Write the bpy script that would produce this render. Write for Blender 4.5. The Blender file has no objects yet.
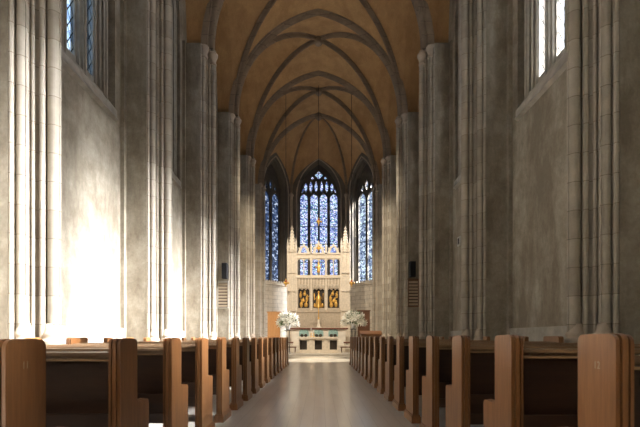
import bpy, math, random
from mathutils import Vector, Matrix
from mathutils.geometry import tessellate_polygon
PI = math.pi
scene = bpy.context.scene
COL = scene.collection

# ------------------------------------------------------------------ camera
CX, CZ = 0.09, 1.10
F = 430.0
cam_d = bpy.data.cameras.new('camera')
cam_d.sensor_width = 36
cam_d.lens = F / 640 * 36
cam_d.shift_y = (337 - 213.5) / 640
cam_d.clip_start = 0.05
cam_d.dof.use_dof = True
cam_d.dof.focus_distance = 22
cam_d.dof.aperture_fstop = 5.0
cam = bpy.data.objects.new('camera', cam_d)
COL.objects.link(cam)
cam.location = (CX, 0, CZ)
cam.rotation_euler = (PI / 2, 0, 0)
scene.camera = cam

# ------------------------------------------------------------------ world, sun, exposure
world = bpy.data.worlds.new('sky')
scene.world = world
world.use_nodes = True
wn = world.node_tree.nodes
bg = wn['Background']
# hazy daylight: bright and neutral towards the sun, dimmer and bluer away from it
wl = world.node_tree.links
_tc = wn.new('ShaderNodeTexCoord')
_dp = wn.new('ShaderNodeVectorMath'); _dp.operation = 'DOT_PRODUCT'
_dp.inputs[1].default_value = (0.90, -0.25, 0.35)
wl.new(_tc.outputs['Generated'], _dp.inputs[0])
_rp = wn.new('ShaderNodeValToRGB')
_rp.color_ramp.elements[0].position = 0.0; _rp.color_ramp.elements[0].color = (.20, .25, .31, 1)
_rp.color_ramp.elements[1].position = 0.8; _rp.color_ramp.elements[1].color = (.98, .98, 1.0, 1)
wl.new(_dp.outputs['Value'], _rp.inputs[0])
wl.new(_rp.outputs[0], bg.inputs[0])
bg.inputs[1].default_value = 14

SUN_DIR = Vector((-10.2, 1.2, -9.2)).normalized()
sun_d = bpy.data.lights.new('sun', 'SUN')
sun_d.energy = 310
sun_d.angle = math.radians(14)
sun_d.color = (1.0, 0.98, 0.955)
sun = bpy.data.objects.new('sun', sun_d)
COL.objects.link(sun)
sun.rotation_euler = SUN_DIR.to_track_quat('-Z', 'Y').to_euler()
sun.location = (20, -10, 25)

ADDED_SPOTS = [((-1.6, 18.0, 13), (-1.2, 28.0, 3.0), 6000, 60), ((1.6, 18.0, 13), (1.2, 28.0, 3.0), 6400, 60),
                  ((0.0, 16.6, 15.5), (0, 20.5, 0.0), 30000, 15)]
for p, q, e, a in ADDED_SPOTS:  # unseen spots added to brighten the chancel and the floor before it
    ld = bpy.data.lights.new('added_chancel_spot', 'SPOT')
    ld.energy = e
    ld.spot_size = math.radians(a)
    ld.spot_blend = 0.6
    ld.shadow_soft_size = 0.15
    ld.color = (1.0, 0.86, 0.68)
    lo = bpy.data.objects.new('added_chancel_spot', ld)
    COL.objects.link(lo)
    lo.location = p
    lo.rotation_euler = (Vector(q) - Vector(p)).to_track_quat('-Z', 'Y').to_euler()

vs = scene.view_settings
vs.view_transform = 'Standard'
vs.look = 'None'
vs.gamma = 1
vs.use_curve_mapping = False
vs.exposure = -0.65
scene.cycles.max_bounces = 12
scene.cycles.diffuse_bounces = 8
scene.cycles.glossy_bounces = 4
scene.cycles.transparent_max_bounces = 12
scene.cycles.sample_clamp_indirect = 8
scene.cycles.use_denoising = True

# ------------------------------------------------------------------ helpers
def tag(o, label=None, cat=None, group=None, kind=None):
    if label: o['label'] = label
    if cat: o['category'] = cat
    if group: o['group'] = group
    if kind: o['kind'] = kind
    return o

def empty(name, loc=(0, 0, 0), rz=0):
    o = bpy.data.objects.new(name, None)
    o.empty_display_size = 0.2
    COL.objects.link(o)
    o.location = loc
    o.rotation_euler = (0, 0, rz)
    return o

def copy_tree(o, parent=None):
    c = o.copy()
    COL.objects.link(c)
    if parent: c.parent = parent
    for ch in list(o.children):
        copy_tree(ch, c)
    return c

class MB:
    def __init__(s):
        s.v, s.f, s.sm = [], [], []
    def add(s, verts, faces, smooth=False, M=None):
        n = len(s.v)
        for p in verts:
            p = Vector(p)
            if M is not None: p = M @ p
            s.v.append(tuple(p))
        for f in faces:
            s.f.append(tuple(i + n for i in f))
            s.sm.append(smooth)
        return s
    def box(s, x0, x1, y0, y1, z0, z1, M=None):
        v = [(x0, y0, z0), (x1, y0, z0), (x1, y1, z0), (x0, y1, z0), (x0, y0, z1), (x1, y0, z1), (x1, y1, z1), (x0, y1, z1)]
        return s.add(v, [(0, 3, 2, 1), (4, 5, 6, 7), (0, 1, 5, 4), (1, 2, 6, 5), (2, 3, 7, 6), (3, 0, 4, 7)], False, M)
    def rbox(s, x0, x1, y0, y1, z0, z1, b=0.01, M=None):
        # box with all vertical and horizontal edges chamfered
        b = min(b, (x1 - x0) * .45, (y1 - y0) * .45, (z1 - z0) * .45)
        def ring(i, z):
            return [(x0 + b + i, y0 + i, z), (x1 - b - i, y0 + i, z), (x1 - i, y0 + b + i, z), (x1 - i, y1 - b - i, z),
                    (x1 - b - i, y1 - i, z), (x0 + b + i, y1 - i, z), (x0 + i, y1 - b - i, z), (x0 + i, y0 + b + i, z)]
        c = b * .45
        rs = [ring(c, z0), ring(0, z0 + c), ring(0, z1 - c), ring(c, z1)]
        v = [p for r in rs for p in r]
        f = [tuple(reversed(range(8))), tuple(range(24, 32))]
        for k in range(3):
            for i in range(8):
                j = (i + 1) % 8
                f.append((k * 8 + i, k * 8 + j, k * 8 + 8 + j, k * 8 + 8 + i))
        return s.add(v, f, False, M)
    def lathe(s, prof, seg=16, c=(0, 0, 0), M=None, smooth=True, a0=0):
        v, f = [], []
        for r, z in prof:
            for i in range(seg):
                a = a0 + 2 * PI * i / seg
                v.append((c[0] + r * math.cos(a), c[1] + r * math.sin(a), c[2] + z))
        for k in range(len(prof) - 1):
            for i in range(seg):
                j = (i + 1) % seg
                f.append((k * seg + i, k * seg + j, k * seg + seg + j, k * seg + seg + i))
        s.add(v, f, smooth, M)
        n = len(prof)
        s.add(v[:seg], [tuple(reversed(range(seg)))], False, M)
        s.add(v[(n - 1) * seg:], [tuple(range(seg))], False, M)
        return s
    def tube(s, pts, r, seg=6, smooth=True):
        pts = [Vector(p) for p in pts]
        rr = r if isinstance(r, (list, tuple)) else [r] * len(pts)
        v, f = [], []
        for k, p in enumerate(pts):
            t = (pts[min(k + 1, len(pts) - 1)] - pts[max(k - 1, 0)]).normalized()
            up = Vector((0, 0, 1)) if abs(t.z) < .9 else Vector((1, 0, 0))
            a = t.cross(up).normalized(); b = t.cross(a)
            for i in range(seg):
                q = 2 * PI * i / seg
                v.append(p + (a * math.cos(q) + b * math.sin(q)) * rr[k])
        for k in range(len(pts) - 1):
            for i in range(seg):
                j = (i + 1) % seg
                f.append((k * seg + i, k * seg + j, k * seg + seg + j, k * seg + seg + i))
        f.append(tuple(range(seg))); f.append(tuple(reversed(range((len(pts) - 1) * seg, len(pts) * seg))))
        return s.add(v, f, smooth)
    def ball(s, c, r, seg=10, M=None):
        r = r if isinstance(r, (tuple, list)) else (r, r, r)
        v, f = [], []
        n = seg // 2 + 1
        for k in range(n):
            a = -PI / 2 + PI * k / (n - 1)
            for i in range(seg):
                b = 2 * PI * i / seg
                v.append((c[0] + r[0] * math.cos(a) * math.cos(b), c[1] + r[1] * math.cos(a) * math.sin(b), c[2] + r[2] * math.sin(a)))
        for k in range(n - 1):
            for i in range(seg):
                j = (i + 1) % seg
                f.append((k * seg + i, k * seg + j, k * seg + seg + j, k * seg + seg + i))
        return s.add(v, f, True, M)
    def plate(s, outer, holes, d0, d1, M=None, smooth=False):
        """2D outline (a,b) with holes, extruded along local y from d0 to d1; a -> x, b -> z."""
        loops = [outer] + list(holes)
        tri = tessellate_polygon([[Vector((p[0], p[1], 0)) for p in l] for l in loops])
        flat = [p for l in loops for p in l]
        n = len(flat)
        v = [(p[0], d0, p[1]) for p in flat] + [(p[0], d1, p[1]) for p in flat]
        f = [tuple(t) for t in tri] + [tuple(i + n for i in reversed(t)) for t in tri]
        s.add(v, f, False, M)
        for l in loops:
            m = len(l)
            vv = [(p[0], d0, p[1]) for p in l] + [(p[0], d1, p[1]) for p in l]
            s.add(vv, [(i, (i + 1) % m, m + (i + 1) % m, m + i) for i in range(m)], False, M)
        return s
    def extrude_z(s, poly, z0, z1, M=None, cap=True):
        n = len(poly)
        v = [(p[0], p[1], z0) for p in poly] + [(p[0], p[1], z1) for p in poly]
        s.add(v, [(i, (i + 1) % n, n + (i + 1) % n, n + i) for i in range(n)], False, M)
        if cap:
            tri = tessellate_polygon([[Vector((p[0], p[1], 0)) for p in poly]])
            s.add(v, [tuple(t) for t in tri] + [tuple(i + n for i in reversed(t)) for t in tri], False, M)
        return s
    def sweep(s, path, prof, plane_n):
        """sweep a closed 2D profile (across, inward) along a planar path"""
        P = [Vector(p) for p in path]
        B = Vector(plane_n).normalized()
        m = len(prof); v, f = [], []
        for k, p in enumerate(P):
            t = (P[min(k + 1, len(P) - 1)] - P[max(k - 1, 0)]).normalized()
            N = B.cross(t).normalized()
            if N.z > 0.0: N = -N
            if k == 0 or k == len(P) - 1:
                pass
            for a, b in prof:
                v.append(p + B * a + N * b)
        # keep N consistent for verticals
        for k in range(len(P) - 1):
            for i in range(m):
                j = (i + 1) % m
                f.append((k * m + i, k * m + j, k * m + m + j, k * m + m + i))
        f.append(tuple(range(m))); f.append(tuple(reversed(range((len(P) - 1) * m, len(P) * m))))
        return s.add(v, f, False)
    def build(s, name, mat, parent=None, kind=None, recalc=True):
        me = bpy.data.meshes.new(name)
        me.from_pydata(s.v, [], s.f)
        me.polygons.foreach_set('use_smooth', s.sm)
        me.update()
        if recalc:
            import bmesh
            bm = bmesh.new(); bm.from_mesh(me)
            bmesh.ops.remove_doubles(bm, verts=bm.verts, dist=1e-5)
            bmesh.ops.recalc_face_normals(bm, faces=bm.faces)
            bm.to_mesh(me); bm.free()
        me.materials.append(mat)
        o = bpy.data.objects.new(name, me)
        COL.objects.link(o)
        if parent: o.parent = parent
        if kind: o['kind'] = kind
        return o

def arch_pts(hw, spring, rise, n=10):
    """pointed arch from right spring over apex to left spring"""
    # arc radius R with centre at (-c, spring) for the right half; apex height rise
    c = (rise * rise - hw * hw) / (2 * hw)
    R = hw + c
    a1 = math.atan2(rise, c)
    pts = [(-c + R * math.cos(a1 * i / n), spring + R * math.sin(a1 * i / n)) for i in range(n + 1)]
    return pts + [(-x, z) for x, z in reversed(pts[:-1])]

def lancet(cx, hw, z0, spring, rise, n=5):
    return [(cx + x, z) for x, z in [(-hw, z0), (hw, z0)] + arch_pts(hw, spring, rise, n)]

# ------------------------------------------------------------------ materials
def new_mat(name):
    m = bpy.data.materials.new(name)
    m.use_nodes = True
    nt = m.node_tree
    return m, nt, nt.nodes, nt.links, nt.nodes['Principled BSDF']

def mix_rgb(nt, fac, a, b, mode='MIX'):
    n = nt.nodes.new('ShaderNodeMix'); n.data_type = 'RGBA'; n.blend_type = mode
    for sock, val in ((n.inputs[0], fac), (n.inputs[6], a), (n.inputs[7], b)):
        if hasattr(val, 'is_linked'): nt.links.new(val, sock)
        else: sock.default_value = val if not isinstance(val, tuple) else (*val[:3], 1)
    return n.outputs[2]

def ramp(nt, src, stops):
    n = nt.nodes.new('ShaderNodeValToRGB')
    while len(n.color_ramp.elements) < len(stops): n.color_ramp.elements.new(0.5)
    for e, (p, c) in zip(n.color_ramp.elements, stops):
        e.position = p; e.color = (*c, 1) if isinstance(c, tuple) else (c, c, c, 1)
    nt.links.new(src, n.inputs[0])
    return n.outputs[0]

def noise(nt, scale, detail=4, rough=.55, mapping=(1, 1, 1), coord='Object'):
    tc = nt.nodes.new('ShaderNodeTexCoord')
    mp = nt.nodes.new('ShaderNodeMapping'); mp.inputs['Scale'].default_value = mapping
    nt.links.new(tc.outputs[coord], mp.inputs[0])
    n = nt.nodes.new('ShaderNodeTexNoise')
    n.inputs['Scale'].default_value = scale; n.inputs['Detail'].default_value = detail; n.inputs['Roughness'].default_value = rough
    nt.links.new(mp.outputs[0], n.inputs[0])
    return n.outputs[0]

def bump(nt, bs, src, strength, dist=.02):
    b = nt.nodes.new('ShaderNodeBump'); b.inputs['Strength'].default_value = strength; b.inputs['Distance'].default_value = dist
    nt.links.new(src, b.inputs['Height']); nt.links.new(b.outputs[0], bs.inputs['Normal'])

def simple(name, c, rough=.6, metal=0, var=.12, scale=6):
    m, nt, N, L, bs = new_mat(name)
    ns = noise(nt, scale)
    lo = tuple(max(0, x * (1 - var)) for x in c); hi = tuple(min(1, x * (1 + var)) for x in c)
    L.new(ramp(nt, ns, [(.3, lo), (.7, hi)]), bs.inputs['Base Color'])
    bs.inputs['Roughness'].default_value = rough; bs.inputs['Metallic'].default_value = metal
    return m

def brick_coords(nt, mode):
    """vector for the brick texture: (horizontal run, height, 0)"""
    geo = nt.nodes.new('ShaderNodeNewGeometry')
    sp = nt.nodes.new('ShaderNodeSeparateXYZ'); nt.links.new(geo.outputs['Position'], sp.inputs[0])
    cb = nt.nodes.new('ShaderNodeCombineXYZ')
    if mode == 'sum':
        ad = nt.nodes.new('ShaderNodeMath'); ad.operation = 'ADD'
        nt.links.new(sp.outputs[0], ad.inputs[0]); nt.links.new(sp.outputs[1], ad.inputs[1])
        nt.links.new(ad.outputs[0], cb.inputs[0])
    else:
        nt.links.new(sp.outputs[0 if mode == 'x' else 1], cb.inputs[0])
    nt.links.new(sp.outputs[2], cb.inputs[1])
    return cb.outputs[0]

def ashlar(name, c1, c2, mortar, bw, bh, msize=.012, bumps=.3, mode='sum', bias=0.0):
    m, nt, N, L, bs = new_mat(name)
    br = N.new('ShaderNodeTexBrick')
    L.new(brick_coords(nt, mode), br.inputs['Vector'])
    br.inputs['Color1'].default_value = (*c1, 1); br.inputs['Color2'].default_value = (*c2, 1); br.inputs['Mortar'].default_value = (*mortar, 1)
    br.inputs['Scale'].default_value = 1; br.inputs['Brick Width'].default_value = bw; br.inputs['Row Height'].default_value = bh
    br.inputs['Mortar Size'].default_value = msize; br.inputs['Mortar Smooth'].default_value = .3; br.inputs['Bias'].default_value = bias
    ns = noise(nt, 3, 6, .6)
    col = mix_rgb(nt, 1.0, br.outputs[0], ramp(nt, ns, [(.3, .72), (.7, 1.0)]), 'MULTIPLY')
    L.new(col, bs.inputs['Base Color'])
    bs.inputs['Roughness'].default_value = .85
    bump(nt, bs, ns, bumps, .01)
    return m

def plaster(name, c1, c2, c3):
    m, nt, N, L, bs = new_mat(name)
    n1 = noise(nt, 1.7, 9, .74)
    n2 = noise(nt, 1.3, 6, .7, (1, 1, .35))
    n3 = noise(nt, 22, 4, .7)
    a = ramp(nt, n1, [(.32, c1), (.68, c2)])
    b = mix_rgb(nt, ramp(nt, n2, [(.44, 0.0), (.62, .85)]), a, c3)
    c = mix_rgb(nt, .5, b, ramp(nt, n3, [(.3, .7), (.7, 1.0)]), 'MULTIPLY')
    L.new(c, bs.inputs['Base Color'])
    bs.inputs['Roughness'].default_value = .85
    bump(nt, bs, n1, .35, .02)
    return m

def wood(name, c1, c2, rough=.38, coat=.15, axis='z'):
    m, nt, N, L, bs = new_mat(name)
    sc = {'z': (9, 9, .8), 'x': (.8, 9, 9)}[axis]
    n1 = noise(nt, 2.2, 6, .6, sc)
    n2 = noise(nt, 9, 5, .7, sc)
    a = ramp(nt, n1, [(.3, c1), (.7, c2)])
    c = mix_rgb(nt, .45, a, ramp(nt, n2, [(.35, .62), (.65, 1.0)]), 'MULTIPLY')
    L.new(c, bs.inputs['Base Color'])
    bs.inputs['Roughness'].default_value = rough
    bs.inputs['Coat Weight'].default_value = coat
    bs.inputs['Coat Roughness'].default_value = .25
    bump(nt, bs, n2, .12, .004)
    return m

M = {}
M['plaster'] = plaster('grey plaster', (.25, .215, .155), (.485, .435, .345), (.205, .17, .12))
M['pier'] = ashlar('pier ashlar', (.52, .465, .375), (.42, .365, .285), (.27, .23, .17), 30, .43, .006, .25, 'sum')
M['cream_ashlar'] = ashlar('cream ashlar', (.68, .61, .50), (.58, .51, .41), (.32, .28, .22), .62, .30, .012, .15, 'x')
M['rib'] = ashlar('rib stone', (.40, .315, .225), (.33, .255, .18), (.24, .18, .125), 40, .5, .012, .15, 'sum')
M['web'] = plaster('ochre vault plaster', (.53, .325, .145), (.65, .415, .195), (.45, .27, .115))
M['capital'] = simple('capital stone', (.48, .40, .31), .8)
M['white_stone'] = simple('carved white stone', (.72, .64, .52), .7, 0, .12, 9)
M['beige_stone'] = simple('beige carved stone', (.50, .42, .32), .8, 0, .15, 9)
M['dark_stone_and_shade'] = simple('dark window stone and shade', (.10, .09, .075), .8)
M['tracery'] = simple('grey tracery stone', (.40, .37, .31), .8)
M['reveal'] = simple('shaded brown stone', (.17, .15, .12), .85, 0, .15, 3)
M['sill'] = simple('sill stone', (.42, .39, .33), .8, 0, .2, 4)
M['oak'] = wood('honey oak', (.20, .084, .027), (.295, .128, .044))
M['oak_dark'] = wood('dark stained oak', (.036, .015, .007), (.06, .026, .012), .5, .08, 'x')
M['oak_sunlit'] = wood('sunlit-toned oak rail', (.26, .15, .075), (.36, .22, .115), .35, .3, 'x')  # sunlight and gloss of the rail tops put into a paler colour
M['oak_rail'] = wood('oak rail', (.17, .085, .04), (.26, .135, .065), .35, .2, 'x')
M['red_wood'] = simple('red brown wood', (.16, .05, .03), .4)
M['gold'] = simple('gilding', (.85, .50, .13), .4, .6, .25, 30)
M['black'] = simple('black casing', (.006, .006, .007), .8)
M['grille'] = simple('black grille cloth', (.008, .008, .009), .9)
M['panel_dark'] = simple('dark painted panel', (.03, .02, .012), .6, 0, .3, 20)
M['teal'] = simple('pale teal cloth', (.30, .46, .43), .8, 0, .3, 14)
M['white_cloth'] = simple('white linen', (.80, .74, .64), .8, 0, .05, 5)
M['petal'] = simple('white petals', (.88, .86, .78), .6, 0, .06, 12)
_nt = M['petal'].node_tree; _bs = _nt.nodes['Principled BSDF']
_tl = _nt.nodes.new('ShaderNodeBsdfTranslucent'); _tl.inputs[0].default_value = (.85, .85, .75, 1)
_mx = _nt.nodes.new('ShaderNodeMixShader'); _mx.inputs[0].default_value = .4
_nt.links.new(_bs.outputs[0], _mx.inputs[1]); _nt.links.new(_tl.outputs[0], _mx.inputs[2])
_nt.links.new(_mx.outputs[0], _nt.nodes['Material Output'].inputs[0])
M['leaf'] = simple('green leaves', (.06, .13, .03), .5, 0, .4, 12)
M['iron'] = simple('dark iron', (.03, .028, .026), .5, .5)
M['ceramic'] = simple('white ceramic', (.75, .74, .72), .3, 0, .04)
M['plastic'] = simple('cream plastic', (.62, .60, .54), .5)
M['mark'] = simple('worn pale paint', (.36, .28, .20), .7)
M['board'] = wood('pale board', (.50, .40, .28), (.60, .49, .36), .6, 0, 'x')
M['red_glass'] = simple('red lamp glass', (.45, .06, .03), .2)

# floor: pale polished stone laid in long narrow strips
def floor_mat():
    m, nt, N, L, bs = new_mat('polished stone floor')
    geo = N.new('ShaderNodeNewGeometry')
    sp = N.new('ShaderNodeSeparateXYZ'); L.new(geo.outputs['Position'], sp.inputs[0])
    cb = N.new('ShaderNodeCombineXYZ'); L.new(sp.outputs[1], cb.inputs[0]); L.new(sp.outputs[0], cb.inputs[1])
    br = N.new('ShaderNodeTexBrick'); L.new(cb.outputs[0], br.inputs['Vector'])
    br.inputs['Color1'].default_value = (.86, .83, .76, 1); br.inputs['Color2'].default_value = (.76, .73, .66, 1); br.inputs['Mortar'].default_value = (.58, .55, .49, 1)
    br.inputs['Scale'].default_value = 1; br.inputs['Brick Width'].default_value = 1.5; br.inputs['Row Height'].default_value = .16
    br.inputs['Mortar Size'].default_value = .003; br.inputs['Mortar Smooth'].default_value = .2
    n1 = noise(nt, 1.5, 4, .55, (3, .5, 1))
    col = mix_rgb(nt, .8, br.outputs[0], ramp(nt, n1, [(.3, (.86, .85, .83)), (.7, (1.0, 1.0, 1.0))]), 'MULTIPLY')
    L.new(col, bs.inputs['Base Color'])
    bs.inputs['Roughness'].default_value = .30
    bs.inputs['Coat Weight'].default_value = .6
    bs.inputs['Coat Roughness'].default_value = .16
    bs.inputs['Specular IOR Level'].default_value = .8
    return m
M['floor'] = floor_mat()
M['step'] = simple('pale step stone', (.68, .62, .53), .4, 0, .1, 4)

def glass(name, stops, lead_w, scale=3.0, stained=False, diamond=True, gcol=(1, 1, 1)):
    """thin leaded glass: tinted transparency plus a little gloss, opaque leads"""
    m = bpy.data.materials.new(name); m.use_nodes = True
    nt = m.node_tree; N = nt.nodes; L = nt.links
    for n in list(N): N.remove(n)
    out = N.new('ShaderNodeOutputMaterial')
    tc = N.new('ShaderNodeTexCoord')
    sp = N.new('ShaderNodeSeparateXYZ'); L.new(tc.outputs['Object'], sp.inputs[0])
    def math_(op, a, b=None):
        n = N.new('ShaderNodeMath'); n.operation = op
        for i, x in enumerate((a, b)):
            if x is None: continue
            if hasattr(x, 'is_linked'): L.new(x, n.inputs[i])
            else: n.inputs[i].default_value = x
        return n.outputs[0]
    x, z = sp.outputs[0], sp.outputs[2]
    if diamond:
        k = 1 / .17
        d1 = math_('FRACT', math_('MULTIPLY', math_('ADD', math_('MULTIPLY', x, 1.6), z), k * .5))
        d2 = math_('FRACT', math_('MULTIPLY', math_('SUBTRACT', math_('MULTIPLY', x, 1.6), z), k * .5))
        l1 = math_('LESS_THAN', d1, lead_w); l2 = math_('LESS_THAN', d2, lead_w)
        lead = math_('MAXIMUM', l1, l2)
    else:
        vo = N.new('ShaderNodeTexVoronoi'); vo.feature = 'DISTANCE_TO_EDGE'; vo.inputs['Scale'].default_value = scale
        L.new(tc.outputs['Object'], vo.inputs['Vector'])
        lead = math_('LESS_THAN', vo.outputs['Distance'], lead_w)
        zz = math_('FRACT', math_('MULTIPLY', z, .72))
        lead = math_('MAXIMUM', lead, math_('LESS_THAN', zz, .045))
    vc = N.new('ShaderNodeTexVoronoi'); vc.inputs['Scale'].default_value = scale
    L.new(tc.outputs['Object'], vc.inputs['Vector'])
    sc = N.new('ShaderNodeSeparateColor'); L.new(vc.outputs['Color'], sc.inputs[0])
    col = ramp(nt, sc.outputs[0], stops)
    col2 = mix_rgb(nt, lead, col, (.01, .012, .015))
    tr = N.new('ShaderNodeBsdfTransparent'); L.new(col2, tr.inputs[0])
    gl = N.new('ShaderNodeBsdfGlossy'); gl.inputs['Roughness'].default_value = .15
    gl.inputs['Color'].default_value = (.8, .85, .9, 1)
    mx = N.new('ShaderNodeMixShader'); mx.inputs[0].default_value = .04
    L.new(tr.outputs[0], mx.inputs[1]); L.new(gl.outputs[0], mx.inputs[2])
    L.new(mx.outputs[0], out.inputs[0])
    return m
M['glass_clear'] = glass('clear leaded glass', [(0, (.50, .51, .55)), (1, (.64, .65, .68))], .12, 2.0)
M['glass_blue'] = glass('blue leaded glass', [(0, (0.194, 0.261, 0.366)), (.5, (0.311, 0.391, 0.506)), (1, (0.544, 0.587, 0.619))], .14, 4.0)
M['glass_apse'] = glass('blue stained glass', [(0, (0.034, 0.050, 0.139)), (.25, (0.126, 0.158, 0.323)), (.5, (0.422, 0.378, 0.507)), (.72, (0.758, 0.630, 0.647)), (.86, (0.169, 0.315, 0.277)), (1, (0.760, 0.760, 0.807))], .055, 11, True, False)
M['glass_west_added'] = glass('added west window glass', [(0, (0.352, 0.333, 0.290)), (1, (0.440, 0.419, 0.360))], .08, 2.0)
M['glass_dim_dark'] = glass('dark sun-dimming grey glass', [(0, (.04, .045, .055)), (1, (.08, .08, .09))], .1, 2.0)
M['glass_dim_half'] = glass('sun-dimming hazy glass', [(0, (.30, .31, .34)), (1, (.38, .38, .40))], .1, 2.0)
M['glass_dim_mid'] = glass('sun-dimming grey glass', [(0, (.12, .13, .15)), (1, (.20, .20, .22))], .1, 2.0)
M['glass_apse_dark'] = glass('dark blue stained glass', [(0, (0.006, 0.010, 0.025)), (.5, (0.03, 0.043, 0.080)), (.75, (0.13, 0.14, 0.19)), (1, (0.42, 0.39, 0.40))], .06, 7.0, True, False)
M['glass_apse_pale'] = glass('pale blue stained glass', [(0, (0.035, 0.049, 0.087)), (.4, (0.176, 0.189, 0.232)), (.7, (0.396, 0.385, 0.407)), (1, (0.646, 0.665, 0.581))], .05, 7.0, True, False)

# ------------------------------------------------------------------ dimensions
WX = 4.97                     # side wall plane
PITCH = 4.9
PY = [6.55 + PITCH * k for k in range(-3, 6)]      # pier centres (-8.15 .. 31.05)
Y0, Y1 = -8.15, 31.05
SPR = 12.0                    # springing
A = 4.2                       # vault half span
TR = 5.2                      # transverse arch rise
DR = 5.6                      # diagonal rise
APC = [(-4.25, 31.05), (-2.15, 33.2), (2.15, 33.2), (4.25, 31.05)]   # apse corners

def T(u):
    c = (TR * TR - A * A) / (2 * A); R = A + c
    return math.sqrt(max(0, R * R - (abs(u) * A + c) ** 2))
def Dg(u): return DR * math.sqrt(max(0, 1 - u * u))

# ------------------------------------------------------------------ floor and steps
mb = MB(); mb.box(-5.4, 5.4, Y0 - .6, 36, -.25, 0)
mb.build('floor', M['floor'], None, 'structure')
mb = MB()
mb.box(-4.0, 4.0, 22.0, 33.15, 0, .09)
mb.box(-3.9, 3.9, 22.9, 33.15, .09, .18)
mb.box(-2.9, 2.9, 26.0, 30.2, .18, .39)
mb.box(-2.7, 2.7, 26.35, 30.1, .39, .60)
mb.build('floor_chancel', M['step'], None, 'structure')

# ------------------------------------------------------------------ side walls with window openings
WIN_HW, WIN_SILL, WIN_SPR, WIN_RISE = 1.62, 6.62, 12.3, 2.6
def side_wall(sign, name):
    mb = MB()
    Mx = Matrix(((0, sign, 0, sign * WX), (1, 0, 0, 0), (0, 0, 1, 0), (0, 0, 0, 1)))
    # local x -> Y, local y -> outward X, local z -> Z
    holes = []
    for k in range(len(PY) - 1):
        yc = (PY[k] + PY[k + 1]) / 2
        holes.append([(yc + a, b) for a, b in [(-WIN_HW, WIN_SILL), (WIN_HW, WIN_SILL)] + arch_pts(WIN_HW, WIN_SPR, WIN_RISE, 8)])
    for k in range(len(PY) - 1):
        y0, y1 = PY[k], PY[k + 1]
        mb.plate([(y0, 0), (y1, 0), (y1, 18), (y0, 18)], [holes[k]], 0, .30, Mx)
    return mb.build(name, M['plaster'], None, 'structure')
side_wall(-1, 'wall_left')
side_wall(1, 'wall_right')
mb = MB(); mb.plate([(-5.6, 0), (5.6, 0), (5.6, 18.4), (-5.6, 18.4)], [[(-2.3, 4.5), (2.3, 4.5)] + arch_pts(2.3, 11.0, 3.6, 10)], Y0 - .5, Y0 - .02); mb.build('wall_back', M['plaster'], None, 'structure')
# solid shoulders closing the chancel arch between the last side walls and the apse
mb = MB()
for s in (-1, 1):
    mb.box(min(s * 4.25, s * 5.3), max(s * 4.25, s * 5.3), 31.06, 31.5, 0, 18.2)
mb.build('wall_chancel', M['cream_ashlar'], None, 'structure')

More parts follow.
